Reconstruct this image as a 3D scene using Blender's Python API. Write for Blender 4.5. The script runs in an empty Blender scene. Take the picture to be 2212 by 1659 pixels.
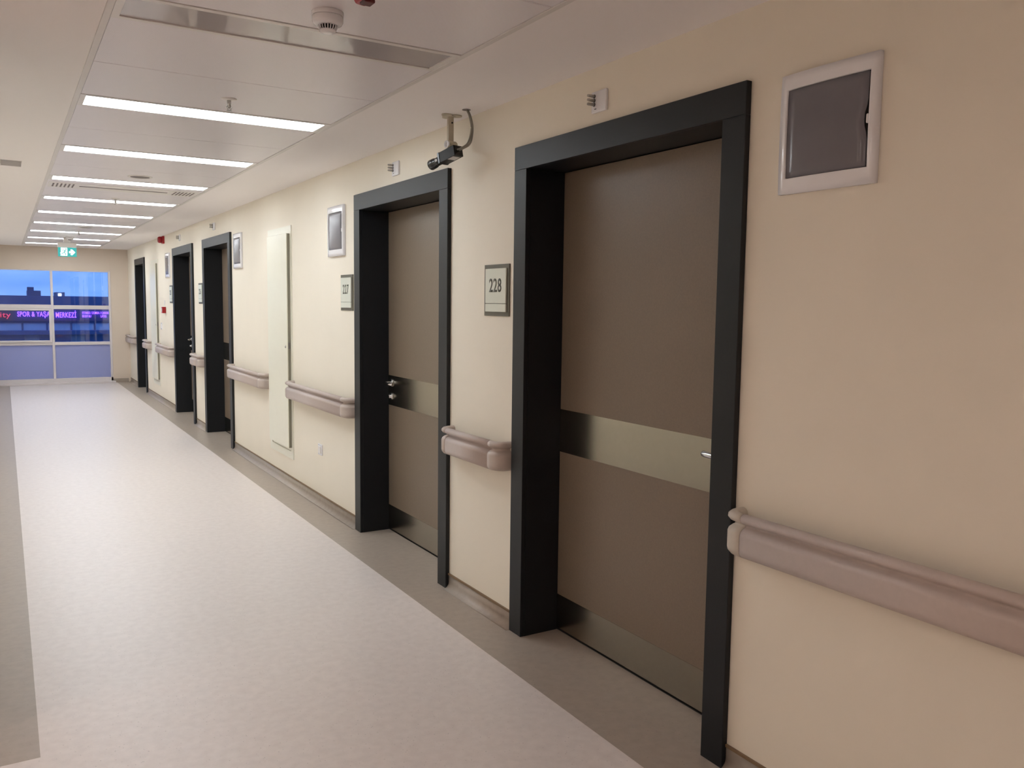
import bpy, bmesh, math, random
from mathutils import Vector, Matrix
R = math.radians
random.seed(4)
scene = bpy.context.scene
COL = scene.collection

# ------------------------------------------------------------------ camera
YAW, PITCH, ROLL, FPX, CAM_H = R(31.073), R(-5.372), R(0.713), 1821.8, 1.5
fwd = Vector((math.sin(YAW)*math.cos(PITCH), math.cos(YAW)*math.cos(PITCH), math.sin(PITCH)))
rgt0 = Vector((math.cos(YAW), -math.sin(YAW), 0)); up0 = rgt0.cross(fwd)
rgt = rgt0*math.cos(ROLL) + up0*math.sin(ROLL); upv = -rgt0*math.sin(ROLL) + up0*math.cos(ROLL)
cd = bpy.data.cameras.new('camera'); cam = bpy.data.objects.new('camera', cd); COL.objects.link(cam)
cd.sensor_width = 36; cd.lens = FPX*36/2212; cd.clip_start = .02; cd.clip_end = 1000
M = Matrix((rgt, upv, -fwd)).transposed().to_4x4(); M.translation = (0, 0, CAM_H)
cam.matrix_world = M
scene.camera = cam

# ------------------------------------------------------------------ world: dusk sky
w = bpy.data.worlds.new('dusk_sky'); scene.world = w; w.use_nodes = True
nt = w.node_tree; nt.nodes.clear()
o = nt.nodes.new('ShaderNodeOutputWorld'); bg = nt.nodes.new('ShaderNodeBackground')
tc = nt.nodes.new('ShaderNodeTexCoord'); mp = nt.nodes.new('ShaderNodeMapping'); mp.inputs['Scale'].default_value = (3, 3, 9)
nz = nt.nodes.new('ShaderNodeTexNoise'); nz.inputs['Scale'].default_value = 2.2; nz.inputs['Detail'].default_value = 5
rp = nt.nodes.new('ShaderNodeValToRGB')
rp.color_ramp.elements[0].position = .38; rp.color_ramp.elements[0].color = (.062, .195, .62, 1)
rp.color_ramp.elements[1].position = .68; rp.color_ramp.elements[1].color = (.22, .38, .80, 1)
nt.links.new(tc.outputs['Generated'], mp.inputs[0]); nt.links.new(mp.outputs[0], nz.inputs[0])
nt.links.new(nz.outputs['Fac'], rp.inputs[0]); nt.links.new(rp.outputs[0], bg.inputs[0]); nt.links.new(bg.outputs[0], o.inputs[0])
bg.inputs[1].default_value = 0.74

vs = scene.view_settings
vs.view_transform = 'Standard'; vs.look = 'None'; vs.gamma = 1; vs.use_curve_mapping = False
vs.exposure = 1.30
LAMP = 7.9          # emission of a lit ceiling diffuser
LOBBY_EMIT = 5.9  # emission of the added lobby fill lights, base for the spot

# ------------------------------------------------------------------ materials
def lin(c):
    f = lambda v: v/12.92 if v <= .04045 else ((v+.055)/1.055)**2.4
    return tuple(f(v/255) for v in c) + (1,)
def mat(name, col, rough=.5, metal=0, spec=.5, noise=0, nscale=200, bump=0, bscale=300, coat=0, emit=0, emit_col=None, aniso=0):
    m = bpy.data.materials.new(name); m.use_nodes = True
    t = m.node_tree; b = t.nodes['Principled BSDF']
    c = lin(col)
    b.inputs['Base Color'].default_value = c
    b.inputs['Roughness'].default_value = rough; b.inputs['Metallic'].default_value = metal
    b.inputs['Specular IOR Level'].default_value = spec
    if coat: b.inputs['Coat Weight'].default_value = coat; b.inputs['Coat Roughness'].default_value = .05
    if emit:
        b.inputs['Emission Color'].default_value = lin(emit_col or col); b.inputs['Emission Strength'].default_value = emit
    if noise or bump:
        tc = t.nodes.new('ShaderNodeTexCoord')
    if noise:
        n = t.nodes.new('ShaderNodeTexNoise'); n.inputs['Scale'].default_value = nscale; n.inputs['Detail'].default_value = 3
        r = t.nodes.new('ShaderNodeValToRGB')
        r.color_ramp.elements[0].position = .3; r.color_ramp.elements[1].position = .7
        r.color_ramp.elements[0].color = tuple(v*(1-noise) for v in c[:3]) + (1,)
        r.color_ramp.elements[1].color = tuple(min(1, v*(1+noise)) for v in c[:3]) + (1,)
        t.links.new(tc.outputs['Object'], n.inputs[0]); t.links.new(n.outputs['Fac'], r.inputs[0]); t.links.new(r.outputs[0], b.inputs['Base Color'])
    if bump:
        n = t.nodes.new('ShaderNodeTexNoise'); n.inputs['Scale'].default_value = bscale; n.inputs['Detail'].default_value = 2
        k = t.nodes.new('ShaderNodeBump'); k.inputs['Strength'].default_value = bump; k.inputs['Distance'].default_value = .001
        t.links.new(tc.outputs['Object'], n.inputs[0]); t.links.new(n.outputs['Fac'], k.inputs['Height']); t.links.new(k.outputs[0], b.inputs['Normal'])
    return m
def vinyl(name, base, fleck, flecks2, amount):
    m = mat(name, base, .38, spec=.45)
    t = m.node_tree; b = t.nodes['Principled BSDF']; tc = t.nodes.new('ShaderNodeTexCoord')
    v = t.nodes.new('ShaderNodeTexVoronoi'); v.inputs['Scale'].default_value = 75
    lt = t.nodes.new('ShaderNodeMapRange'); lt.inputs[1].default_value = .0; lt.inputs[2].default_value = .22; lt.inputs[3].default_value = amount; lt.inputs[4].default_value = 0
    n = t.nodes.new('ShaderNodeTexNoise'); n.inputs['Scale'].default_value = 70; n.inputs['Detail'].default_value = 4
    gt = t.nodes.new('ShaderNodeMapRange'); gt.inputs[1].default_value = .50; gt.inputs[2].default_value = .58
    mul = t.nodes.new('ShaderNodeMath'); mul.operation = 'MULTIPLY'
    mx = t.nodes.new('ShaderNodeMix'); mx.data_type = 'RGBA'
    mx.inputs[6].default_value = lin(base); mx.inputs[7].default_value = lin(fleck)
    n2 = t.nodes.new('ShaderNodeTexNoise'); n2.inputs['Scale'].default_value = 26; n2.inputs['Detail'].default_value = 6
    g2 = t.nodes.new('ShaderNodeMapRange'); g2.inputs[1].default_value = .35; g2.inputs[2].default_value = .7; g2.inputs[4].default_value = .5
    m2 = t.nodes.new('ShaderNodeMix'); m2.data_type = 'RGBA'; m2.inputs[7].default_value = lin(flecks2)
    for q in (v, n, n2): t.links.new(tc.outputs['Object'], q.inputs['Vector'])
    t.links.new(v.outputs['Distance'], lt.inputs[0]); t.links.new(n.outputs['Fac'], gt.inputs[0])
    t.links.new(lt.outputs[0], mul.inputs[0]); t.links.new(gt.outputs[0], mul.inputs[1]); t.links.new(mul.outputs[0], mx.inputs[0])
    t.links.new(n2.outputs['Fac'], g2.inputs[0]); t.links.new(g2.outputs[0], m2.inputs[0])
    t.links.new(mx.outputs[2], m2.inputs[6]); t.links.new(m2.outputs[2], b.inputs['Base Color'])
    return m
def perforated(name, col):
    m = mat(name, col, .34, spec=.5)
    t = m.node_tree; b = t.nodes['Principled BSDF']; tc = t.nodes.new('ShaderNodeTexCoord')
    sx = t.nodes.new('ShaderNodeSeparateXYZ'); t.links.new(tc.outputs['Object'], sx.inputs[0])
    outs = []
    for i in (0, 1):
        a = t.nodes.new('ShaderNodeMath'); a.operation = 'MULTIPLY'; a.inputs[1].default_value = 2*math.pi/.006
        s = t.nodes.new('ShaderNodeMath'); s.operation = 'SINE'
        t.links.new(sx.outputs[i], a.inputs[0]); t.links.new(a.outputs[0], s.inputs[0]); outs.append(s)
    p = t.nodes.new('ShaderNodeMath'); p.operation = 'MULTIPLY'
    t.links.new(outs[0].outputs[0], p.inputs[0]); t.links.new(outs[1].outputs[0], p.inputs[1])
    g = t.nodes.new('ShaderNodeMath'); g.operation = 'GREATER_THAN'; g.inputs[1].default_value = .55
    t.links.new(p.outputs[0], g.inputs[0])
    mx = t.nodes.new('ShaderNodeMix'); mx.data_type = 'RGBA'
    c = lin(col); mx.inputs[6].default_value = c; mx.inputs[7].default_value = (c[0]*.72, c[1]*.72, c[2]*.72, 1)
    t.links.new(g.outputs[0], mx.inputs[0]); t.links.new(mx.outputs[2], b.inputs['Base Color'])
    return m
def glass(name, tint=(1, 1, 1), refl=1.0):
    m = bpy.data.materials.new(name); m.use_nodes = True
    t = m.node_tree; t.nodes.clear()
    o = t.nodes.new('ShaderNodeOutputMaterial'); tr = t.nodes.new('ShaderNodeBsdfTransparent'); gl = t.nodes.new('ShaderNodeBsdfGlossy')
    tr.inputs[0].default_value = tint + (1,); gl.inputs['Roughness'].default_value = .015
    fr = t.nodes.new('ShaderNodeFresnel'); fr.inputs[0].default_value = 1.52
    k = t.nodes.new('ShaderNodeMath'); k.operation = 'MULTIPLY'; k.inputs[1].default_value = refl; k.use_clamp = True
    mx = t.nodes.new('ShaderNodeMixShader')
    t.links.new(fr.outputs[0], k.inputs[0]); t.links.new(k.outputs[0], mx.inputs[0])
    t.links.new(tr.outputs[0], mx.inputs[1]); t.links.new(gl.outputs[0], mx.inputs[2]); t.links.new(mx.outputs[0], o.inputs[0])
    return m
def frosted(name, col, tcol):
    m = bpy.data.materials.new(name); m.use_nodes = True
    t = m.node_tree; t.nodes.clear()
    o = t.nodes.new('ShaderNodeOutputMaterial'); d = t.nodes.new('ShaderNodeBsdfDiffuse'); tr = t.nodes.new('ShaderNodeBsdfTranslucent')
    d.inputs[0].default_value = lin(col); tr.inputs[0].default_value = lin(tcol)
    mx = t.nodes.new('ShaderNodeMixShader'); mx.inputs[0].default_value = .5
    t.links.new(d.outputs[0], mx.inputs[1]); t.links.new(tr.outputs[0], mx.inputs[2]); t.links.new(mx.outputs[0], o.inputs[0])
    return m

WALL = mat('cream_paint', (241, 232, 216), .6, spec=.3, noise=.012, nscale=3, bump=.12, bscale=260)
CEIL = mat('ceiling_paint', (250, 244, 242), .75, spec=.2, bump=.08, bscale=200)
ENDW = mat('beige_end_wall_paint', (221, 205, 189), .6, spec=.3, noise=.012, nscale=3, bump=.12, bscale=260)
TILE = perforated('perforated_metal', (244, 238, 241))
WHITE = mat('white_painted_metal', (235, 230, 226), .35, noise=.01, nscale=20)
TRIM = mat('ceiling_trim_white', (228, 222, 218), .4, noise=.01, nscale=20)
LIT = mat('lit_diffuser', (255, 255, 255), .4, emit=LAMP, emit_col=(241, 249, 255))
UNLIT = mat('unlit_acrylic_cover', (196, 190, 190), .06, spec=.6, noise=.01, nscale=8)
DARK = mat('dark_void', (30, 28, 27), .8, noise=.05)
FLOOR = vinyl('light_speckled_vinyl', (232, 222, 217), (140, 131, 127), (216, 205, 200), .8)
BORDER = vinyl('taupe_speckled_vinyl', (176, 163, 150), (118, 106, 97), (160, 146, 134), .8)
CAP = mat('brown_capping', (128, 104, 78), .5, noise=.05, nscale=40)
FRAME = mat('charcoal_frame_laminate', (24, 27, 31), .44, spec=.38, noise=.06, nscale=90, bump=.05, bscale=500)
LEAF = mat('brown_door_laminate', (130, 114, 98), .38, spec=.45, noise=.05, nscale=140, bump=.05, bscale=400)
STEEL = mat('brushed_steel', (172, 166, 154), .22, metal=1, noise=.02, nscale=60)
CHROME = mat('satin_chrome', (205, 205, 205), .18, metal=1, noise=.01)
RAIL = mat('taupe_rail_vinyl', (195, 179, 171), .42, spec=.4, noise=.02, nscale=60, bump=.05, bscale=600)
RAILCAP = mat('rail_cap_vinyl', (195, 180, 170), .42, spec=.4, noise=.02, nscale=60)
RAILCAP0 = mat('pale_rail_cap_vinyl', (205, 196, 184), .42, spec=.4, noise=.02, nscale=60)
PANELW = mat('ivory_panel_enamel', (237, 234, 217), .3, spec=.5, noise=.01, nscale=12)
PSHADE = mat('panel_return_shade', (142, 136, 120), .6, noise=.03)  # darker grey holds the shade at the panel leaf's edge
PLASTIC = mat('glossy_white_plastic', (242, 240, 243), .12, spec=.5, noise=.008, nscale=20)
SMOKE = mat('smoked_grey_plastic', (120, 117, 123), .2, spec=.5, noise=.05, nscale=7)
BACKING = mat('olive_grey_backplate', (96, 92, 78), .45, noise=.04, nscale=60)
PLATE = mat('sign_plate_white', (222, 224, 210), .35, noise=.01, nscale=30)
INK = mat('sign_ink', (92, 90, 76), .5, noise=.03)
RED = mat('red_plastic', (165, 24, 34), .3, spec=.5, noise=.03)
REDD = mat('dark_red_plastic', (96, 14, 22), .3, noise=.03)
BEIGE = mat('beige_powder_coat', (196, 186, 166), .45, noise=.02)
BLACK = mat('black_camera_body', (24, 23, 23), .5, spec=.35, noise=.05, nscale=60)
LENSB = mat('black_lens', (20, 20, 21), .25, noise=.03)
LABEL = mat('camera_label', (200, 195, 195), .4, noise=.02)
CABLE = mat('grey_cable', (150, 146, 134), .5, noise=.03)
CLEAR = mat('clear_lamp_plastic', (186, 178, 168), .2, noise=.02)
ALU = mat('window_white_aluminium', (222, 214, 214), .35, noise=.01, nscale=20)
GASKET = mat('grey_gasket', (120, 110, 108), .6, noise=.03)
PANE = glass('window_glass', (.93, .96, 1), 1.5)
FROST = frosted('frosted_blue_panel', (205, 203, 214), (190, 200, 235))
GREEN = mat('exit_green', (28, 120, 110), .4, emit=.55, emit_col=(38, 140, 140))
EXITW = mat('exit_white', (245, 250, 250), .4, emit=.6)

# ------------------------------------------------------------------ mesh helpers
def nb(): return bmesh.new()
def box(bm, x0, x1, y0, y1, z0, z1, mi=0):
    vs = [bm.verts.new(p) for p in ((x0,y0,z0),(x1,y0,z0),(x1,y1,z0),(x0,y1,z0),(x0,y0,z1),(x1,y0,z1),(x1,y1,z1),(x0,y1,z1))]
    for f in ((0,3,2,1),(4,5,6,7),(0,1,5,4),(1,2,6,5),(2,3,7,6),(3,0,4,7)):
        fc = bm.faces.new([vs[i] for i in f]); fc.material_index = mi
    return vs
def bevel(bm, amt, seg=2):
    bmesh.ops.bevel(bm, geom=list(bm.edges)+list(bm.verts), offset=amt, segments=seg, affect='EDGES', profile=.5, clamp_overlap=True)
    return bm
def bbox(x0, x1, y0, y1, z0, z1, b=0, seg=2):
    bm = nb(); box(bm, x0, x1, y0, y1, z0, z1)
    if b: bevel(bm, b, seg)
    return bm
def prism(bm, pts, axis, a0, a1, smooth=False):
    """pts: 2D polygon; axis 'y' -> (x,z), 'x' -> (y,z), 'z' -> (x,y)"""
    def P(p, a):
        return {'y': (p[0], a, p[1]), 'x': (a, p[0], p[1]), 'z': (p[0], p[1], a)}[axis]
    A = [bm.verts.new(P(p, a0)) for p in pts]; B = [bm.verts.new(P(p, a1)) for p in pts]
    n = len(pts)
    fs = [bm.faces.new((A[i], A[(i+1) % n], B[(i+1) % n], B[i])) for i in range(n)]
    for f in fs: f.smooth = smooth
    bm.faces.new(A[::-1]); bm.faces.new(B)
    bmesh.ops.recalc_face_normals(bm, faces=bm.faces)
    return bm
def lathe(bm, prof, n=32, o=(0,0,0), axis=None, cap=True):
    """prof: list of (radius, height); axis = direction of height"""
    q = Vector((0,0,1)).rotation_difference(Vector(axis).normalized()) if axis else None
    rings = []
    for r, h in prof:
        ring = []
        for i in range(n):
            a = 2*math.pi*i/n; v = Vector((r*math.cos(a), r*math.sin(a), h))
            if q: v = q @ v
            ring.append(bm.verts.new(v+Vector(o)))
        rings.append(ring)
    for a, b in zip(rings, rings[1:]):
        for i in range(n):
            f = bm.faces.new((a[i], a[(i+1) % n], b[(i+1) % n], b[i])); f.smooth = True
    if cap:
        bm.faces.new(rings[0][::-1]); bm.faces.new(rings[-1])
    bmesh.ops.recalc_face_normals(bm, faces=bm.faces)
    return bm
def tube(bm, path, r, n=10):
    path = [Vector(p) for p in path]; rings = []
    rr = r if isinstance(r, (list, tuple)) else [r]*len(path)
    up = Vector((0.13, .2, .97))
    for i, p in enumerate(path):
        d = (path[min(i+1, len(path)-1)] - path[max(i-1, 0)]).normalized()
        a = d.cross(up).normalized(); b = d.cross(a)
        rings.append([bm.verts.new(p + (a*math.cos(2*math.pi*k/n) + b*math.sin(2*math.pi*k/n))*rr[i]) for k in range(n)])
    for a, b in zip(rings, rings[1:]):
        for k in range(n):
            f = bm.faces.new((a[k], a[(k+1) % n], b[(k+1) % n], b[k])); f.smooth = True
    bm.faces.new(rings[0][::-1]); bm.faces.new(rings[-1])
    bmesh.ops.recalc_face_normals(bm, faces=bm.faces)
    return bm
def curve(pts, n=8):
    """Catmull-Rom through points"""
    P = [Vector(p) for p in pts]; P = [P[0]*2-P[1]] + P + [P[-1]*2-P[-2]]; out = []
    for i in range(1, len(P)-2):
        for k in range(n):
            t = k/n; a, b, c, d = P[i-1], P[i], P[i+1], P[i+2]
            out.append(.5*((2*b) + (c-a)*t + (2*a-5*b+4*c-d)*t*t + (3*b-a-3*c+d)*t**3))
    out.append(P[-2]); return out

def link(o, parent):
    COL.objects.link(o)
    if parent: o.parent = parent; o.location = (0, 0, 0)
def tag(o, label, cat=None, group=None, kind=None):
    o['label'] = label
    if cat: o['category'] = cat
    if group: o['group'] = group
    if kind: o['kind'] = kind
    return o
def world_loc(o):
    v = Vector((0, 0, 0))
    while o: v += o.location; o = o.parent
    return v
def mesh(name, bm, m, parent=None, loc=None, label=None):
    """bm holds world coordinates; the object is placed at loc (or its parent's origin)"""
    me = bpy.data.meshes.new(name)
    off = world_loc(parent) if parent else Vector(loc or (0, 0, 0))
    bmesh.ops.translate(bm, verts=bm.verts, vec=-off)
    bm.to_mesh(me); bm.free()
    for k in (m if isinstance(m, (list, tuple)) else [m]): me.materials.append(k)
    ob = bpy.data.objects.new(name, me); link(ob, parent)
    if not parent: ob.location = off
    if label: ob['label'] = label
    return ob
def thing(name, loc, label, cat, group=None, kind=None):
    e = bpy.data.objects.new(name, None); COL.objects.link(e); e.location = loc; e.empty_display_size = .05
    return tag(e, label, cat, group, kind)
def text_bm(s, h, wscale=1.0, bold=0.0, depth=.002, align='CENTER', width=None):
    c = bpy.data.curves.new('t', 'FONT'); c.body = s; c.size = 1; c.align_x = align; c.extrude = .0; c.offset = bold; c.resolution_u = 4; c.space_character = 1.06
    ob = bpy.data.objects.new('t', c); COL.objects.link(ob)
    dg = bpy.context.evaluated_depsgraph_get(); me = bpy.data.meshes.new_from_object(ob.evaluated_get(dg))
    bpy.data.objects.remove(ob); bm = bmesh.new(); bm.from_mesh(me); bpy.data.meshes.remove(me)
    ys = [v.co.y for v in bm.verts]; xs = [v.co.x for v in bm.verts]
    k = h/(max(ys)-min(ys)); kx = k*wscale
    if width: kx = width/(max(xs)-min(xs))
    y0 = min(ys); x0 = (min(xs)+max(xs))/2
    for v in bm.verts: v.co = Vector(((v.co.x-x0)*kx, (v.co.y-y0)*k, 0))
    r = bmesh.ops.extrude_face_region(bm, geom=list(bm.faces))
    bmesh.ops.translate(bm, verts=[e for e in r['geom'] if isinstance(e, bmesh.types.BMVert)], vec=(0, 0, depth))
    bmesh.ops.recalc_face_normals(bm, faces=bm.faces)
    return bm
def onto(bm, origin, ax, ay, az):
    m = Matrix((Vector(ax), Vector(ay), Vector(az))).transposed().to_4x4(); m.translation = origin
    bm.transform(m); return bm
WALLFRAME = ((0, -1, 0), (0, 0, 1), (-1, 0, 0))     # facing the corridor from the right wall
ENDFRAME = ((1, 0, 0), (0, 0, 1), (0, -1, 0))       # facing the camera end of the corridor

# ------------------------------------------------------------------ dimensions (metres; camera stands at x=0, y=0)
W, WF = 1.974, 1.952           # right wall face, front of the door frames
XL, XB, XT = -.187, 2.25, 2.36 # left wall face, back of the door recess, outer face of the right wall
ZC = 2.404                     # ceiling
YE, YB = 16.86, -3.0           # window wall, wall behind the camera
YW = 3.29                      # end of the left wall (the lobby opens before it)
XLOB = -3.3
CX0, CX1 = .318, 1.478         # tiled strip of the ceiling
BX0, BX1 = .05, 1.737          # inner edges of the floor borders
HDR = 2.085
DOORS = [(1.886, 3.240, 'near'), (3.895, 5.236, 'far'), (8.715, 10.08, 'near'), (10.69, 12.06, 'far'), (14.70, 15.81, 'far')]
JW = .098

# ------------------------------------------------------------------ floor
bm = nb()
fl = mesh('floor', prism(bm, [(BX1, YB), (BX1, YE), (BX0, YE), (BX0, 3.055), (XLOB, 3.055), (XLOB, YB)], 'z', -.06, 0), FLOOR)
tag(fl, 'pale speckled vinyl floor sheet of the corridor', 'floor', kind='structure')
mesh('border_strip', bbox(BX1, XB, YB, YE, -.06, 0), BORDER, fl, label='taupe vinyl border along the doors')
bm = nb(); prism(bm, [(XLOB, 3.055), (BX0, 3.055), (BX0, YE), (XL, YE), (XL, YW), (XLOB, YW)], 'z', -.06, 0)
mesh('border_strip', bm, BORDER, fl, label='taupe vinyl border turning the corner')

# ------------------------------------------------------------------ walls
def opening(d): return d[0]+JW-.03, d[1]-JW+.03
bm = nb(); y = YB
for d in DOORS:
    a, b = opening(d)
    box(bm, W, XB, y, a, -.06, ZC+.1); box(bm, W, XB, a, b, HDR+.03, ZC+.1); y = b
box(bm, W, XB, y, YE+.3, -.06, ZC+.1); box(bm, XB, XT, YB-.1, YE+.3, -.06, ZC+.1)
tag(mesh('wall_right', bm, WALL), 'cream painted corridor wall pierced by the row of doors', 'wall', kind='structure')
tag(mesh('wall_left', bbox(XLOB-.1, XL, YW, YE+.3, -.06, ZC+.1), WALL), 'cream painted corridor wall facing the doors', 'wall', kind='structure')
bm = nb(); box(bm, XLOB-.1, XLOB, YB-.1, YW, -.06, ZC+.1)
tag(mesh('wall_lobby', bm, WALL), 'cream painted side wall of the lobby', 'wall', kind='structure')
tag(mesh('wall_back', bbox(XLOB-.1, XT, YB-.1, YB, -.06, ZC+.1), WALL), 'cream painted wall closing the lobby', 'wall', kind='structure')
# window wall: pier at the right, lintel above
WX0, WX1, WZ1 = XL, 1.678, 2.008
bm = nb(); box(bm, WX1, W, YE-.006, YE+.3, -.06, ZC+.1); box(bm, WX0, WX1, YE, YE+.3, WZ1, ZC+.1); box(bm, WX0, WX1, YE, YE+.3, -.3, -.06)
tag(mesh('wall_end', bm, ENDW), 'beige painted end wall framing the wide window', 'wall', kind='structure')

# ------------------------------------------------------------------ skirting on the right
def skirt(parent, y0, y1):
    h, r, t = .072, .034, .004
    pts = [(W, 0), (W-r, 0)] + [(W-r+r*math.sin(a), r-r*math.cos(a)) for a in [R(k) for k in (15, 30, 45, 60, 75, 90)]]
    pts = [(x-t if i else x, z) for i, (x, z) in enumerate(pts)]
    pts += [(W-t, h), (W, h)]
    s = mesh('skirting', prism(nb(), pts, 'y', y0, y1, True), BORDER, parent)
    mesh('capping', bbox(W-.008, W, y0, y1, h, h+.009), CAP, s, label='thin brown capping strip')
sk = thing('baseboard_right', (W, 0, 0), 'coved taupe vinyl skirting along the wall of doors', 'baseboard', kind='structure')
ys = [YB] + [v for d in DOORS for v in d[:2]] + [YE]
for i in range(0, len(ys), 2): skirt(sk, ys[i], ys[i+1])
tag(mesh('baseboard_left', bbox(XL-.001, XL+.006, YW-.006, YE, 0, .08), BORDER), 'taupe vinyl skirting along the blank corridor wall', 'baseboard', kind='structure')
bm = nb(); box(bm, WX1, W-.04, YE-.012, YE-.006, 0, .072)
tag(mesh('baseboard_end', bm, BORDER), 'short taupe skirting beside the end window', 'baseboard', kind='structure')

# ------------------------------------------------------------------ ceiling
LY = [4.381 + 1.4365*k for k in range(-3, 9)]
bm = nb(); T0, T1 = ZC, ZC+.12
SLOT = (.022, .143, 6.55, 6.83)
box(bm, CX1, XT, YB-.1, YE+.3, T0, T1)
box(bm, XL-.0, SLOT[0], YW, YE+.3, T0, T1); box(bm, SLOT[1], CX0, YB-.1, YE+.3, T0, T1)
box(bm, SLOT[0], SLOT[1], YB-.1, SLOT[2], T0, T1); box(bm, SLOT[0], SLOT[1], SLOT[3], YE+.3, T0, T1)
box(bm, XLOB-.1, SLOT[0], YB-.1, YW, T0, T1)
box(bm, XLOB-.1, XT, YB-.1, YE+.3, T1+.02, T1+.1)
box(bm, CX0, CX1, YB-.1, LY[0]-.75, T0, T1)
ce = tag(mesh('ceiling', bm, CEIL), 'plasterboard corridor ceiling with a strip of metal tiles', 'ceiling', kind='structure')
LW = .124
tl = bbox(-.569, .569, -.2945, .2945, 0, .014, .002, 1)
tme = bpy.data.meshes.new('ceiling_tile'); tl.to_mesh(tme); tl.free(); tme.materials.append(TILE)
def ctile(y, sy=1.0):
    t = bpy.data.objects.new('ceiling_tile', tme); COL.objects.link(t); t.parent = ce
    t.location = ((CX0+CX1)/2, y, ZC-.001); t.scale = (1, sy, 1)
for i, y in enumerate(LY):
    gap = (1.4365-2*LW)/2
    if i == 0: ctile(y-LW-gap/2)
    ctile(y+LW+gap/2)
    if i < len(LY)-1: ctile(y+LW+gap*1.5)
ylast = LY[-1]+LW+gap; ctile((ylast+YE)/2, (YE-ylast)/.592)
for x in (CX0, CX1):
    s = 1 if x == CX0 else -1
    mesh('edge_trim', bbox(min(x-.012*s, x+.010*s), max(x-.012*s, x+.010*s), LY[0]-.75, YE, ZC-.004, ZC+.002, .0012, 1), TRIM, ce, label='white edge trim of the tiled strip')
mesh('plenum_lining', bbox(CX0, CX1, LY[0]-.75, YE+.2, ZC+.075, ZC+.09), DARK, ce)
# recessed slot in the plasterboard
sb = nb(); x0, x1, y0, y1 = SLOT
box(sb, x0-.004, x1+.004, y0-.004, y1+.004, ZC+.115, ZC+.12)
mesh('slot_lid', sb, DARK, ce, label='dark back of the recessed slot')

# ------------------------------------------------------------------ ceiling lights
for i, y in enumerate(LY):
    on = i >= 3
    k = i-2
    words = ['first', 'second', 'third', 'fourth', 'fifth', 'sixth', 'seventh', 'eighth', 'ninth']
    if on: lab = f'lit white strip ceiling light, {words[k-1]} lit one walking toward the window'
    else: lab = ['unlit glossy strip ceiling light over the lobby opening', 'unlit glossy strip ceiling light before the door numbered 228', 'unlit glossy strip ceiling light beside the smoke detector'][i]
    t = thing('ceiling_light', ((CX0+CX1)/2, y, ZC), lab, 'ceiling light', 'strip lights across the corridor ceiling')
    b2 = nb(); f = .024; a0, a1, c0, c1 = CX0+.0108, CX1-.0108, y-LW+.002, y+LW-.002
    for q in ((a0, a1, c0, c0+f), (a0, a1, c1-f, c1), (a0, a0+f, c0+f, c1-f), (a1-f, a1, c0+f, c1-f)): box(b2, *q, ZC-.003, ZC+.03)
    mesh('frame', b2, WHITE, t)
    mesh('housing', bbox(a0+.01, a1-.01, c0+.01, c1-.01, ZC+.031, ZC+.07), WHITE, t)
    mesh('diffuser', bbox(a0+f, a1-f, c0+f, c1-f, ZC+.001, ZC+.006), LIT if on else UNLIT, t, label='glowing white diffuser' if on else 'glossy unlit cover')

# ------------------------------------------------------------------ doors
DL = ['wide brown door in a black frame, room 228', 'wide brown door in a black frame, room 227', 'brown door in a black frame beyond the lone ivory service panel',
      'black-framed door between the red sounder and the next door', 'narrower black-framed door closest to the end window']
def lever(parent, xf, ys, z, s):
    """spindle at ys; lever returns along s (-1 towards the camera end)"""
    h = mesh('lever_handle', tube(nb(), curve([(xf+.002, ys, z), (xf-.035, ys, z), (xf-.056, ys+s*.012, z), (xf-.06, ys+s*.04, z), (xf-.058, ys+s*.10, z), (xf-.05, ys+s*.132, z)], 6), .0110, 12), CHROME, parent, label='satin chrome lever handle')
    mesh('rosette', lathe(nb(), [(.026, -.001), (.026, .006), (.023, .009)], 28, (xf, ys, z), (-1, 0, 0)), CHROME, h)
    c = mesh('lock_cylinder', lathe(nb(), [(.024, -.001), (.024, .006), (.021, .009), (.013, .0092), (.013, .022), (.011, .024)], 28, (xf, ys, z-.088), (-1, 0, 0)), CHROME, parent, label='satin chrome lock cylinder')
for i, (y0, y1, hs) in enumerate(DOORS):
    d = thing(f'door_{i+1}', (W, (y0+y1)/2, 0), DL[i], 'door', kind='structure')
    a, b = y0+JW, y1-JW
    xl = 2.15 if i < 4 else 2.12
    for q0, q1, g0, g1 in ((y0, a, a-.03, a), (b, y1, b, b+.03)):
        j = nb(); box(j, WF, W+.0, q0, q1, 0, HDR); bevel(j, .0015, 1)
        box(j, W, xl+.05, g0, g1, 0, HDR)
        mesh('jamb', j, FRAME, d)
    j = nb(); box(j, WF, W, y0, y1, HDR, HDR+.1); bevel(j, .0015, 1); box(j, W, xl+.05, a-.03, b+.03, HDR, HDR+.03)
    mesh('head_frame', j, FRAME, d)
    lf = mesh('door_leaf', bbox(xl, xl+.045, a+.003, b-.003, .012, HDR-.003, .0015, 1), LEAF, d, label='brown laminate door leaf')
    mesh('protection_band', bbox(xl-.0016, xl+.001, a+.004, b-.004, .838, 1.032), STEEL, lf, label='brushed steel band across the middle')
    mesh('kick_plate', bbox(xl-.0016, xl+.001, a+.004, b-.004, .014, .172), STEEL, lf, label='brushed steel kick plate')
    mesh('door_gap_shade', bbox(xl+.004, xl+.05, a, b, 0, .004), DARK, d)  # dark strip standing for the shadow gap under the leaf
    if hs == 'far': lever(d, xl-.001, b-.058, .985, -1)
    else: lever(d, xl-.001, a+.052, .985, 1)

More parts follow.
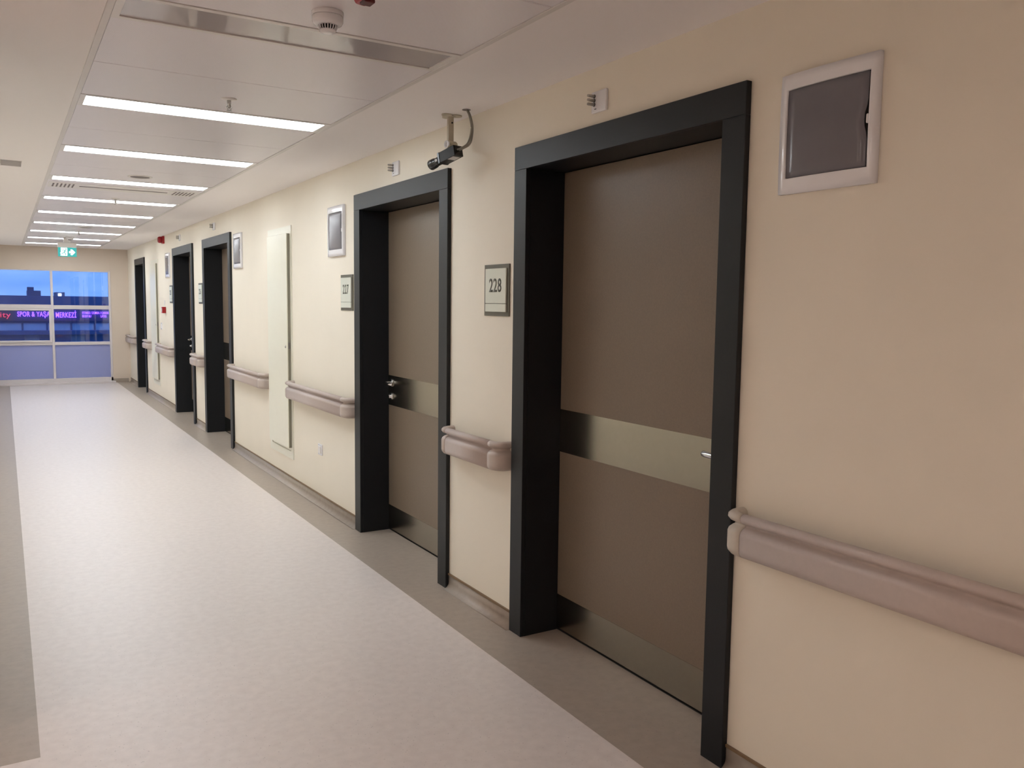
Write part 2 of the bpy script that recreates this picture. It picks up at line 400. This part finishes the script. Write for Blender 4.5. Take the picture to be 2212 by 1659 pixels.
# ------------------------------------------------------------------ handrails
PROF = [(0,.742),(.062,.738),(.076,.742),(.084,.752),(.086,.762),(.086,.766),(.086,.807),(.086,.811),(.083,.82),(.074,.828),(.063,.833),(.060,.838),(.065,.843),(.08,.849),(.086,.857),(.085,.866),(.078,.873),(.068,.876),(.057,.873),(.05,.866),(.048,.856),(.046,.835),(.03,.806),(0,.803)]
def handrail(y0, y1, lab, caps=(True, True), capmat=None):
    t = thing('handrail', (W, (y0+y1)/2, .74), lab, 'handrail', 'taupe handrails along the wall of doors')
    c = .086; s0 = y0+c if caps[0] else y0; s1 = y1-c if caps[1] else y1
    mesh('rail', prism(nb(), [(W-d, z) for d, z in PROF], 'y', s0, s1, True), RAIL, t)
    for on, yy, sg in ((caps[0], s0-.0008, -1), (caps[1], s1+.0008, 1)):
        if not on: continue
        bm = nb(); rings = []; N = 9
        for k in range(N+1):
            th = math.pi/2*k/N; cc, ss = max(0, math.cos(th))**.72, max(0, math.sin(th))**.72
            rings.append([bm.verts.new((W-(d+.0004)*cc, yy+sg*(d+.0004)*ss, z)) for d, z in PROF])
        n = len(PROF)
        for p, q in zip(rings, rings[1:]):
            for i in range(n-1):
                f = bm.faces.new((p[i], p[i+1], q[i+1], q[i])); f.smooth = True
        bm.faces.new(rings[0]); 
        bmesh.ops.remove_doubles(bm, verts=bm.verts, dist=1e-6)
        bmesh.ops.recalc_face_normals(bm, faces=bm.faces)
        mesh('end_cap', bm, capmat or RAILCAP, t, label='paler curved end cap' if capmat else None)
handrail(.25, 1.872, 'long taupe handrail with a pale end cap, beside door 228 under a fuse box', (True, True), RAILCAP0)
handrail(3.262, 3.872, 'short taupe handrail on the wall between rooms 227 and 228')
handrail(5.256, 6.668, 'taupe handrail between door 227 and the lone ivory service panel')
handrail(7.375, 8.70, 'taupe handrail on the window side of the lone ivory service panel')
handrail(10.095, 10.675, 'very short taupe handrail between the two neighbouring far doors')
handrail(12.075, 13.34, 'taupe handrail below the red call point')
handrail(14.07, 14.685, 'short taupe handrail beside the narrower far door')
handrail(15.825, YE-.02, 'taupe handrail running into the corner by the window')

# ------------------------------------------------------------------ fuse boxes
def fusebox(yc, zc, lab):
    t = thing('fuse_box', (W, yc, zc-.168), lab, 'fuse box', 'white fuse boxes along the wall')
    hw, hh, T = .160, .168, .026
    # bulged white frame: grid with a convex front and an opening
    def front(u, v): return W - .010 - (T-.010)*(1-.55*abs(u)**2.6)*(1-.35*abs(v)**3.2)
    bm = nb(); N = 16; iu0, iu1, iv = -.86, .84, .745
    us = sorted(set([-1+2*k/N for k in range(N+1)] + [iu0, iu1])); vs = sorted(set([-1+2*k/N for k in range(N+1)] + [-iv, iv]))
    g = {}
    for u in us:
        for v in vs: g[u, v] = bm.verts.new((front(u, v), yc+u*hw, zc+v*hh))
    for a, b in zip(us, us[1:]):
        for c, e in zip(vs, vs[1:]):
            if a >= iu0-1e-6 and b <= iu1+1e-6 and c >= -iv-1e-6 and e <= iv+1e-6: continue
            f = bm.faces.new((g[a, c], g[b, c], g[b, e], g[a, e])); f.smooth = True
    ed = [e for e in bm.edges if e.is_boundary]
    r = bmesh.ops.extrude_edge_only(bm, edges=ed)
    for v in r['geom']:
        if isinstance(v, bmesh.types.BMVert): v.co.x = W-.0005
    bmesh.ops.recalc_face_normals(bm, faces=bm.faces)
    mesh('box_frame', bm, PLASTIC, t, label='glossy white plastic frame')
    # smoked door, slightly recessed, with a finger notch on the camera side
    du0, du1, dv = iu0+.012+.03, iu1-.006, iv-.012
    bm = nb(); N2 = 14
    rows = []
    for k in range(N2+1):
        v = -dv + 2*dv*k/N2
        lo = du0 + (.055*max(0, 1-(abs(v)/.22)**2)**.5 if abs(v) < .22 else 0)
        rows.append([bm.verts.new((front(u, v)+.0035, yc+u*hw, zc+v*hh)) for u in [lo+(du1-lo)*q/10 for q in range(11)]])
    for a, b in zip(rows, rows[1:]):
        for i in range(10):
            f = bm.faces.new((a[i], a[i+1], b[i+1], b[i])); f.smooth = True
    r = bmesh.ops.extrude_edge_only(bm, edges=[e for e in bm.edges if e.is_boundary])
    for v in r['geom']:
        if isinstance(v, bmesh.types.BMVert): v.co.x += .004
    bmesh.ops.recalc_face_normals(bm, faces=bm.faces)
    dr = mesh('box_door', bm, SMOKE, t, label='smoked grey plastic door')
    mesh('inner_tray', bbox(W-.010, W-.0008, yc+iu0*hw, yc+iu1*hw, zc-iv*hh, zc+iv*hh), DARK, t)
    mesh('latch', bbox(W-.021, W-.008, yc+(iu0+.006)*hw, yc+(iu0+.05)*hw, zc-.012, zc+.012, .002, 1), PLASTIC, t)
fusebox(1.595, 1.997, 'white fuse box with smoked door, above the long handrail')
fusebox(5.607, 1.983, 'white fuse box with smoked door, above the number plate 227')
fusebox(8.43, 1.985, 'white fuse box with smoked door, between the ivory service panel and the next far door')
fusebox(12.50, 1.98, 'white fuse box with smoked door, next to the red call point')

# ------------------------------------------------------------------ room number signs
def sign(yc, num, lab, zc=1.566):
    t = thing('room_sign', (W, yc, zc-.119), lab, 'sign', 'room number plates beside the doors')
    mesh('backplate', bbox(W-.006, W+.0005, yc-.115, yc+.115, zc-.119, zc+.119, .001, 1), BACKING, t, label='olive grey backplate')
    p = mesh('number_plate', bbox(W-.013, W-.006, yc-.095, yc+.095, zc-.061, zc+.100, .0012, 1), PLATE, t, label='white number plate')
    mesh('name_strip', bbox(W-.013, W-.006, yc-.095, yc+.095, zc-.100, zc-.063, .0012, 1), PLATE, t, label='blank white name strip')
    bm = text_bm(num, .063, width=.112, bold=.012, depth=.0012)
    mesh('digits', onto(bm, (W-.0128, yc, zc-.009), *WALLFRAME), INK, p, label=f'olive grey digits {num}')
sign(3.416, '228', 'white number plate reading 228 above the short handrail between two wide doors')
sign(5.416, '227', 'white number plate reading 227 just under a fuse box')
sign(10.28, '226', 'number plate on the wall above the very short handrail', 1.585)
sign(12.285, '225', 'number plate below the far fuse box', 1.585)

# ------------------------------------------------------------------ service panels
def service_panel(y0, y1, lab):
    t = thing('service_panel', (W, (y0+y1)/2, .228), lab, 'panel', 'ivory service panels in the wall')
    z0, z1, f = .228, 2.103, .062
    bm = nb()
    for q in ((y0, y1, z0, z0+f), (y0, y1, z1-f, z1), (y0, y0+f, z0+f, z1-f), (y1-f, y1, z0+f, z1-f)): box(bm, W-.008, W+.0005, *q)
    mesh('panel_frame', bm, PANELW, t)
    mesh('recess', bbox(W-.002, W+.0004, y0+f, y1-f, z0+f, z1-f), PANELW, t)
    lf = mesh('panel_leaf', bbox(W-.036, W-.029, y0+.032, y1-.075, z0+.092, z1-.060, .002, 1), PANELW, t, label='flush ivory leaf')
    mesh('leaf_edge_shade', bbox(W-.030, W-.003, y0+.036, y1-.080, z0+.094, z1-.063), PSHADE, lf, label='return edge with shade in its grey colour')  # dark box behind the leaf, edge shade put into its colour
    mesh('lock', lathe(nb(), [(.011, 0), (.011, .004), (.008, .006)], 20, (W-.036, y0+.075, 1.14), (-1, 0, 0)), CHROME, lf)
    mesh('latch_tongue', bbox(W-.028, W-.016, y0+.028, y0+.033, 1.125, 1.175), GASKET, lf)
    for z in (.44, 1.86): mesh('hinge', tube(nb(), [(W-.014, y1-.03, z), (W-.014, y1-.03, z+.11)], .011, 12), PANELW, t)
service_panel(6.673, 7.348, 'tall ivory service panel standing alone between rooms')
service_panel(13.39, 14.045, 'tall ivory service panel beside the narrower far door')

# ------------------------------------------------------------------ call lamp plates above the doors
def calllamp(yc, lab, zc=2.272):
    t = thing('call_lamp', (W, yc, zc-.04), lab, 'call lamp', 'white call lamp plates above the doors')
    p = mesh('base_plate', bbox(W-.012, W+.0005, yc-.046, yc+.046, zc-.04, zc+.04, .004, 2), PLASTIC, t)
    for k in (-1, 0, 1):
        l = mesh('lamp_lens', lathe(nb(), [(.0056, 0), (.0056, .026), (.0045, .032), (.0015, .034)], 16, (W-.0115, yc+.026, zc+.006+k*.0155), (-1, 0, 0)), CLEAR, t)
        mesh('lens_ring', lathe(nb(), [(.007, 0), (.007, .002)], 16, (W-.0119, yc+.026, zc+.006+k*.0155), (-1, 0, 0)), DARK, l)
    mesh('slot_mark', bbox(W-.0125, W-.0119, yc+.012, yc+.024, zc-.028, zc-.025), DARK, t)
calllamp(2.648, 'white call lamp plate above the wide door next to the long handrail')
calllamp(4.592, 'white call lamp plate close to the black security camera')
calllamp(9.50, 'small white call lamp plate above the door beyond the lone ivory panel', 2.295)
calllamp(11.55, 'small white call lamp plate beside the red sounder', 2.298)

# ------------------------------------------------------------------ socket, light switch, red devices
def rocker(yc, zc, h, lab, cat, name):
    t = thing(name, (W, yc, zc-h/2), lab, cat)
    mesh('cover_plate', bbox(W-.010, W+.0005, yc-.043, yc+.043, zc-h/2, zc+h/2, .003, 2), PLASTIC, t)
    mesh('rocker', bbox(W-.015, W-.009, yc-.028, yc+.028, zc-h/2+.014, zc+h/2-.014, .002, 2), WHITE, t)
rocker(5.998, .418, .082, 'white wall switch low down under the handrail', 'switch', 'wall_switch')
rocker(13.16, 1.127, .095, 'white wall switch below the red call point', 'switch', 'wall_switch')
t = thing('fire_call_point', (W, 12.82, 1.32), 'red square fire call point above a white switch', 'call point')
mesh('body', bbox(W-.05, W+.0005, 12.775, 12.865, 1.32, 1.408, .005, 2), RED, t)
mesh('front_window', bbox(W-.052, W-.0495, 12.795, 12.845, 1.34, 1.388, .001, 1), PLASTIC, t)
m_ = tag(mesh('notice_plate', bbox(W-.003, W+.0005, 12.84, 12.90, 1.43, 1.50), WHITE, None, (W, 12.87, 1.43)), 'tiny pale notice plate above the red call point', 'notice')
t = thing('fire_sounder', (W, 12.80, 2.29), 'red wall sounder close under the ceiling', 'sounder')
mesh('base', bbox(W-.03, W+.0005, 12.745, 12.855, 2.292, 2.396, .006, 2), RED, t)
mesh('horn', lathe(nb(), [(.045, 0), (.045, .03), (.04, .045), (.034, .05), (.03, .04)], 28, (W-.03, 12.80, 2.344), (-1, 0, 0)), RED, t)
mesh('horn_grille', lathe(nb(), [(.03, 0), (.03, .003)], 24, (W-.070, 12.80, 2.344), (-1, 0, 0)), REDD, t)

# ------------------------------------------------------------------ ceiling devices
def smoke(x, y, lab, r=.05):
    t = thing('smoke_detector', (x, y, ZC), lab, 'smoke detector', 'white smoke detectors on the ceiling')
    z = ZC; s = r/.05
    mesh('base', lathe(nb(), [(.050*s, .0005), (.0505*s, -.004), (.0505*s, -.013), (.049*s, -.0145)], 40, (x, y, z)), PLASTIC, t)
    b = mesh('head', lathe(nb(), [(.048*s, -.0145), (.0495*s, -.018), (.049*s, -.030), (.045*s, -.037), (.037*s, -.041), (.030*s, -.0415)], 40, (x, y, z)), PLASTIC, t)
    mesh('sensor_core', lathe(nb(), [(.0255*s, -.040), (.0225*s, -.056)], 32, (x, y, z)), DARK, t)
    n = 20
    for k in range(n):
        a = 2*math.pi*k/n; ca, sa = math.cos(a), math.sin(a)
        mesh('rib', tube(nb(), [(x+.0300*s*ca, y+.0300*s*sa, z-.0405), (x+.0285*s*ca, y+.0285*s*sa, z-.049), (x+.0245*s*ca, y+.0245*s*sa, z-.0565)], .0018*s, 6), PLASTIC, t)
    mesh('cap', lathe(nb(), [(.0265*s, -.055), (.0265*s, -.059), (.022*s, -.0635), (.012*s, -.065)], 32, (x, y, z)), PLASTIC, t)
smoke(.905, 2.647, 'round white smoke detector with dark vents, beside the unlit strip light', .049)
smoke(.868, 13.93, 'white smoke detector just in front of the green exit sign', .052)
t = thing('ceiling_sounder', (.925, 2.365, ZC), 'red alarm sounder on a white base, on the ceiling beside the smoke detector', 'sounder')
mesh('base', bbox(.86, .965, 2.32, 2.41, ZC-.012, ZC+.0005, .003, 2), PLASTIC, t)
bm = nb(); prism(bm, [(.885, ZC-.011), (.958, ZC-.011), (.948, ZC-.035), (.932, ZC-.048), (.905, ZC-.045)], 'y', 2.327, 2.405)
mesh('body', bevel(bm, .004, 2), RED, t)
mesh('lens', bbox(.910, .943, 2.345, 2.385, ZC-.053, ZC-.043, .003, 2), REDD, t)
def sprinkler(x, y, lab):
    t = thing('sprinkler', (x, y, ZC), lab, 'sprinkler', 'ceiling sprinklers between the strip lights')
    mesh('escutcheon', lathe(nb(), [(.034, .0005), (.034, -.003), (.024, -.007), (.012, -.008)], 28, (x, y, ZC)), WHITE, t)
    mesh('stem', lathe(nb(), [(.009, -.007), (.009, -.03), (.0065, -.032), (.0065, -.042)], 16, (x, y, ZC)), CHROME, t)
    mesh('yoke', tube(nb(), curve([(x-.006, y, ZC-.03), (x-.011, y, ZC-.04), (x, y, ZC-.052), (x+.011, y, ZC-.04), (x+.006, y, ZC-.03)], 5), .0022, 8), CHROME, t)
    mesh('deflector', lathe(nb(), [(.013, -.052), (.013, -.054)], 20, (x, y, ZC)), CHROME, t)
sprinkler(.904, 3.99, 'small sprinkler beside the first lit strip light')
sprinkler(.90, 8.42, 'small sprinkler before the fourth lit strip light')
sprinkler(.90, 12.70, 'small sprinkler before the seventh lit strip light')
def disc(x, y, r, lab):
    t = thing('ceiling_speaker', (x, y, ZC), lab, 'speaker', 'round ceiling speakers')
    mesh('rim', lathe(nb(), [(r, .0005), (r, -.004), (r*.93, -.008), (r*.9, -.005)], 40, (x, y, ZC)), WHITE, t)
    mesh('grille', lathe(nb(), [(r*.92, -.001), (r*.92, -.0045), (r*.5, -.006)], 40, (x, y, ZC)), GASKET, t)
disc(.90, 6.83, .085, 'round ceiling speaker just before the third lit strip light')
disc(.93, 11.99, .085, 'round ceiling speaker past the sixth lit strip light')
# slot diffuser in the tile behind the third lit light
t = thing('air_diffuser', (.9, 7.69, ZC), 'white slotted air diffuser behind the third lit strip light', 'diffuser')
mesh('diffuser_plate', bbox(.34, 1.456, 7.52, 7.86, ZC-.004, ZC+.0005, .001, 1), WHITE, t)
for k in range(6):
    for xx in (.375+k*.028, 1.415-k*.028): mesh('slot', bbox(xx-.006, xx+.006, 7.57, 7.80, ZC-.0048, ZC-.0035), GASKET, t)
mesh('long_slot', bbox(.56, 1.22, 7.66, 7.70, ZC-.0048, ZC-.0035), GASKET, t)

# ------------------------------------------------------------------ exit sign
t = thing('exit_sign', (.845, 14.17, ZC), 'green and white lit exit sign with arrow hanging from the ceiling', 'exit sign')
ex, ey = .845, 14.17
mesh('mount', bbox(ex-.045, ex+.045, ey-.025, ey+.025, ZC-.075, ZC+.0005, .003, 2), WHITE, t)
mesh('housing', bbox(ex-.125, ex+.125, ey-.03, ey+.03, 2.258, ZC-.074, .006, 2), WHITE, t)
pn = mesh('sign_face', bbox(ex-.122, ex+.122, ey-.008, ey+.008, 2.125, 2.259, .001, 1), GREEN, t, label='green face panel')
def flat(name, pts, m, y=ey-.0095, par=None):
    return mesh(name, prism(nb(), [(ex+px, 2.125+pz) for px, pz in pts], 'y', y-.001, y+.002), m, par or pn)
flat('doorway', [(-.085,.012),(-.006,.012),(0,.018),(0,.122),(-.006,.128),(-.082,.128),(-.085,.122),(-.085,.062),(-.096,.052),(-.092,.042),(-.085,.040),(-.084,.030),(-.095,.018)], EXITW)
flat('arrow', [(.022,.052),(.022,.080),(.052,.080),(.040,.098),(.046,.108),(.064,.108),(.104,.066),(.064,.024),(.046,.024),(.040,.034),(.052,.052)], EXITW)
man = nb()
for pts in ([(-.040,.092),(-.026,.097),(-.034,.060),(-.048,.058)], [(-.050,.062),(-.034,.062),(-.062,.040),(-.084,.042),(-.084,.050),(-.064,.052)], [(-.046,.064),(-.034,.066),(-.022,.046),(-.022,.016),(-.030,.016),(-.032,.042)], [(-.038,.096),(-.028,.100),(-.056,.100),(-.070,.082),(-.064,.078),(-.052,.090)], [(-.030,.096),(-.024,.092),(-.010,.070),(-.018,.066),(-.030,.082)]):
    prism(man, [(ex+a, 2.125+b) for a, b in pts], 'y', ey-.0118, ey-.009)
lathe(man, [(.009, 0), (.009, .003)], 16, (ex-.018, ey-.009, 2.125+.108), (0, -1, 0))
mesh('running_figure', man, GREEN, pn, label='green running figure')

# ------------------------------------------------------------------ CCTV camera
cb = Vector((1.885, 3.735, ZC))
t = thing('security_camera', cb, 'black box security camera on a beige ceiling bracket', 'camera')
bm = nb()
for k in range(3):
    a = R(90+120*k); lathe(bm, [(.026, .0005), (.026, -.005)], 20, cb+Vector((.03*math.cos(a), .03*math.sin(a), 0)))
lathe(bm, [(.026, .0005), (.026, -.007)], 24, cb)
mesh('ceiling_bracket', bm, BEIGE, t, label='three-lobed beige ceiling plate')
st = mesh('stem', bbox(cb.x-.014, cb.x+.014, cb.y-.010, cb.y+.010, 2.278, ZC-.004, .002, 1), BEIGE, t)
mesh('stem_screw', lathe(nb(), [(.004, 0), (.004, .004)], 12, (cb.x+.004, cb.y-.0095, ZC-.035), (0, -1, 0)), DARK, st)
Rr, Ff = Vector((1.853, 3.587, 2.213)), Vector((1.808, 3.778, 2.170))
ax = (Ff-Rr).normalized(); sd = ax.cross(Vector((0, 0, 1))).normalized(); uz = sd.cross(ax)
mid = Rr+ax*.075
ball = Vector((cb.x-.005, cb.y-.02, 2.262))
mesh('pivot', lathe(nb(), [(.017, -.026), (.019, -.022), (.019, .018), (.017, .022)], 28, ball, (-1, -.25, 0)), BEIGE, t)
mesh('pivot_knob', lathe(nb(), [(.017, .022), (.018, .030), (.010, .031), (.008, .026)], 28, ball, (-1, -.25, 0)), PLASTIC, t)
mesh('pivot_neck', tube(nb(), [ball, mid+uz*.024], .010, 14), BEIGE, t)
def cbox(l0, l1, hw, h0, h1, b=.002):
    bm = bbox(-hw, hw, l0, l1, h0, h1, b, 2); return onto(bm, Rr, sd, ax, uz)
bd = mesh('camera_body', cbox(0, .118, .027, -.024, .026), BLACK, t, label='black rectangular camera body')
mesh('body_rim', cbox(.108, .122, .0285, -.0255, .0275), LENSB, bd)
mesh('rear_panel', cbox(-.002, .002, .023, -.020, .022, .001), LENSB, bd)
mesh('sticker', onto(bbox(-.024, .018, .015, .055, -.0248, -.0238), Rr, sd, ax, uz), LABEL, bd, label='white sticker underneath')
ln = mesh('lens', lathe(nb(), [(.017, .118), (.017, .128), (.0205, .130), (.0205, .158), (.019, .160), (.024, .176), (.025, .205), (.020, .206), (.017, .192)], 32, Rr, ax), LENSB, t, label='black varifocal lens')
mesh('focus_screw', tube(nb(), [Rr+ax*.145+uz*.019, Rr+ax*.145+uz*.033], .0025, 8), LENSB, ln)
mesh('lens_marking', onto(bbox(-.0216, -.0200, .136, .152, -.006, .006), Rr, sd, ax, uz), LABEL, ln)
for k, (off, nm) in enumerate(((0, 0), (.012, 1))):
    mesh('cable', tube(nb(), curve([Rr+ax*.004+sd*(.006-off)+uz*.006, Rr-ax*.03+sd*(.004-off)+uz*.002, Vector((1.888-off, 3.535, 2.245)), Vector((1.897-off*.5, 3.530, 2.31)), Vector((1.897-off*.4, 3.553, 2.37)), Vector((1.894-off*.4, 3.578, ZC+.002))], 8), .0045, 10), CABLE, t, label='grey cable looping into the ceiling')
mesh('cable_grommet', lathe(nb(), [(.020, .0006), (.020, -.0015)], 20, (1.890, 3.580, ZC)), GASKET, t)

# ------------------------------------------------------------------ end window
wn = thing('window_1', ((WX0+WX1)/2, YE, 0), 'wide white-framed end window of six bays looking onto the dusk street', 'window', kind='structure')
FY0, FY1 = YE+.02, YE+.09
def wbar(n, x0, x1, z0, z1, y0=FY0, y1=FY1, m=ALU, par=None, b=.004): return mesh(n, bbox(x0, x1, y0, y1, z0, z1, b, 1), m, par or wn)
wbar('outer_frame', WX1-.036, WX1, .03, WZ1, YE-.004); wbar('outer_frame', WX0, WX0+.036, .03, WZ1, YE-.004)
wbar('outer_frame', WX0, WX1, WZ1-.02, WZ1, YE+.004); wbar('outer_frame', WX0, WX1, .03, .10, YE-.004)
wbar('mullion', .722, .762, .09, WZ1-.01)
wbar('transom', .76, WX1-.03, 1.322, 1.392); wbar('transom', .76, WX1-.03, .690, .744)
wbar('transom', WX0+.03, .724, 1.330, 1.400); wbar('transom', WX0+.03, .724, .690, .744)
wbar('sill', WX0, WX1+.035, 0, .034, YE-.085, YE+.1)
for q in ((.762, WX1-.036, 1.39, WZ1-.02), (WX0+.036, .722, 1.398, WZ1-.02), (.762, WX1-.036, .742, 1.324)):
    mesh('pane', bbox(q[0]-.004, q[1]+.004, YE+.052, YE+.056, q[2]-.004, q[3]+.004), PANE, wn, label='clear glass pane')
for q in ((.762, WX1-.036, .098, .692), (WX0+.036, .722, .098, .692)):
    mesh('spandrel_panel', bbox(q[0]-.004, q[1]+.004, YE+.045, YE+.053, q[2]-.004, q[3]+.004), FROST, wn, label='frosted blue lower panel')
# opening sash
s0, s1, z0, z1 = WX0+.036, .722, .744, 1.33
sh = nb()
for q in ((s0, s1, z0, z0+.032), (s0, s1, z1-.032, z1), (s0, s0+.036, z0+.032, z1-.032), (s1-.036, s1, z0+.032, z1-.032)): box(sh, q[0], q[1], FY0-.022, FY1-.02, q[2], q[3])
sa = mesh('opening_sash', sh, ALU, wn)
mesh('sash_pane', bbox(s0+.03, s1-.03, YE+.04, YE+.044, z0+.028, z1-.028), PANE, sa, label='clear glass pane')
mesh('sash_gasket', bbox(s0+.034, s1-.034, YE+.030, YE+.036, z1-.040, z1-.0318), GASKET, sa)
mesh('sash_handle', bbox(s0+.40, s0+.47, FY0-.045, FY0-.021, z0+.008, z0+.024, .003, 1), ALU, sa)

# ------------------------------------------------------------------ the street outside (about 90 m away)
OUT1 = mat('dark_facade', (92, 104, 140), .8, noise=.15, nscale=.6)
OUT2 = mat('pale_facade', (190, 200, 216), .7, noise=.12, nscale=.8)
OUT3 = mat('sign_board_dark', (96, 88, 106), .6, noise=.1, nscale=1)
OUT4 = mat('rooftop_dark', (88, 98, 130), .8, noise=.2, nscale=.5)
OUTG = mat('shop_glass', (110, 135, 180), .1, noise=.1, nscale=.5)
ASPH = mat('asphalt', (80, 80, 84), .85, noise=.15, nscale=2)
NEON = mat('purple_neon', (120, 70, 255), .4, emit=2.2, emit_col=(118, 72, 250))
NEONR = mat('red_neon', (230, 70, 90), .4, emit=.45, emit_col=(225, 70, 105))
LITW = mat('lit_window', (240, 245, 255), .4, emit=3.5, emit_col=(235, 245, 255))
AMBER = mat('amber_lamp', (255, 150, 40), .4, emit=1.4, emit_col=(250, 150, 40))
gz = -4.2
tag(mesh('ground', bbox(-60, 70, YE+6, 240, gz-.2, gz), ASPH), 'street surface outside the window', 'ground', kind='structure')
t = thing('commercial_building', (6, 90, gz), 'long low dark building across the street carrying the neon lettering', 'building')
mesh('upper_wall', bbox(-22, 34, 90, 104, -.75, 1.78), OUT1, t)
mesh('sign_board', bbox(-22, 34, 89.75, 90, -.55, .75), OUT3, t)
mesh('lower_wall', bbox(-22, 34, 90.2, 104, gz, -.75), OUT2, t)
mesh('canopy', bbox(-22, 34, 88.6, 90.2, -1.78, -1.42), OUT1, t)
for k in range(14): mesh('shop_window', bbox(-20+k*3.8, -17.4+k*3.8, 90.12, 90.2, -3.9, -1.85), OUTG, t)
for k in range(28): mesh('mullion_strip', bbox(-21+k*2+.4, -21+k*2+.55, 90.08, 90.2, -1.42, -.75), OUT1, t)
for k, (a, b, c) in enumerate(((10.2, 11.6, 2.3), (-4, -2, 2.4))): mesh('roof_box', bbox(a, b, 92, 96, 1.78, c), OUT4, t)
def neon(name, s, x0, x1, z, h, m, lab, bold=.006):
    bm = text_bm(s, h, width=x1-x0, bold=bold, depth=.12)
    tag(mesh(name, onto(bm, ((x0+x1)/2, 89.70, z), *ENDFRAME), m, None, ((x0+x1)/2, 89.7, z)), lab, 'sign')
neon('neon_sign', 'SPOR & YAŞAM', 1.10, 4.02, -.27, .62, NEON, 'purple neon lettering reading SPOR & YAŞAM')
neon('neon_sign', 'MERKEZİ', 4.20, 5.90, -.22, .66, NEON, 'purple neon lettering reading MERKEZİ')
neon('neon_sign', 'FITNESS / ZUMBA / CARDIO', 6.42, 8.75, .12, .22, NEON, 'small purple neon line reading FITNESS / ZUMBA / CARDIO', .003)
neon('neon_sign', 'BODY BU', 6.42, 7.16, -.20, .22, NEON, 'small purple neon lettering reading BODY BU', .003)
neon('neon_sign', 'LATES', 7.98, 8.48, -.20, .22, NEON, 'small purple neon lettering reading LATES', .003)
neon('neon_sign', 'City', -.85, .58, -.36, .62, NEONR, 'reddish lettering at the end of the sign board')
t = thing('tower_block', (5, 150, gz), 'dark stepped block silhouetted behind the low building', 'building')
mesh('tower_body', bbox(3.3, 5.1, 150, 156, gz, 2.75), OUT4, t)
mesh('tower_top', bbox(3.35, 4.2, 151, 155, 2.75, 3.3), OUT4, t)
t = thing('plant_room', (8.6, 130, gz), 'dark rooftop block with one bright lit window', 'building')
mesh('plant_wall', bbox(6.2, 7.25, 130, 136, gz, 2.42), OUT4, t)
mesh('lit_window', bbox(6.48, 6.84, 129.9, 130, 1.78, 2.24), LITW, t, label='bright white lit window')
t = thing('street_lamp', (4.9, 80, gz), 'amber lamp outside low in the right-hand bay', 'lamp')
mesh('post', tube(nb(), [(4.9, 80, gz), (4.9, 80, -2.35)], .06, 10), OUT4, t)
mesh('lamp_head', bbox(4.72, 5.2, 79.8, 80.2, -2.36, -2.16, .03, 1), AMBER, t)

# ------------------------------------------------------------------ lobby lamp round the corner; two fill lights added for the near wall
LOB_FILL = mat('lobby_fill_diffuser', (255, 255, 255), .4, emit=LOBBY_EMIT, emit_col=(255, 238, 230))  # glow of the two unseen fill lights added in the lobby
LOBS = mat('lobby_spot_diffuser', (255, 255, 255), .4, emit=LOBBY_EMIT*20, emit_col=(255, 240, 232))
for lx, ly, hw, lab in ((-2.2, 2.45, .09, 'small square ceiling light over the side lobby'), (-1.15, .9, .28, 'large square fill light added in the middle of the lobby'),
                        (-.6, -1.3, .28, 'large square fill light added by the back wall of the lobby')):
    t = thing('ceiling_light', (lx, ly, ZC), lab, 'ceiling light')
    b2 = nb()
    for q in ((lx-hw, lx+hw, ly-hw, ly-hw+.02), (lx-hw, lx+hw, ly+hw-.02, ly+hw), (lx-hw, lx-hw+.02, ly-hw+.02, ly+hw-.02), (lx+hw-.02, lx+hw, ly-hw+.02, ly+hw-.02)): box(b2, *q, ZC-.012, ZC+.0005)
    mesh('frame', b2, WHITE, t)
    mesh('diffuser', bbox(lx-hw+.02, lx+hw-.02, ly-hw+.02, ly+hw-.02, ZC-.009, ZC+.0005), LOBS if hw < .1 else LOB_FILL, t, label='glowing white diffuser')
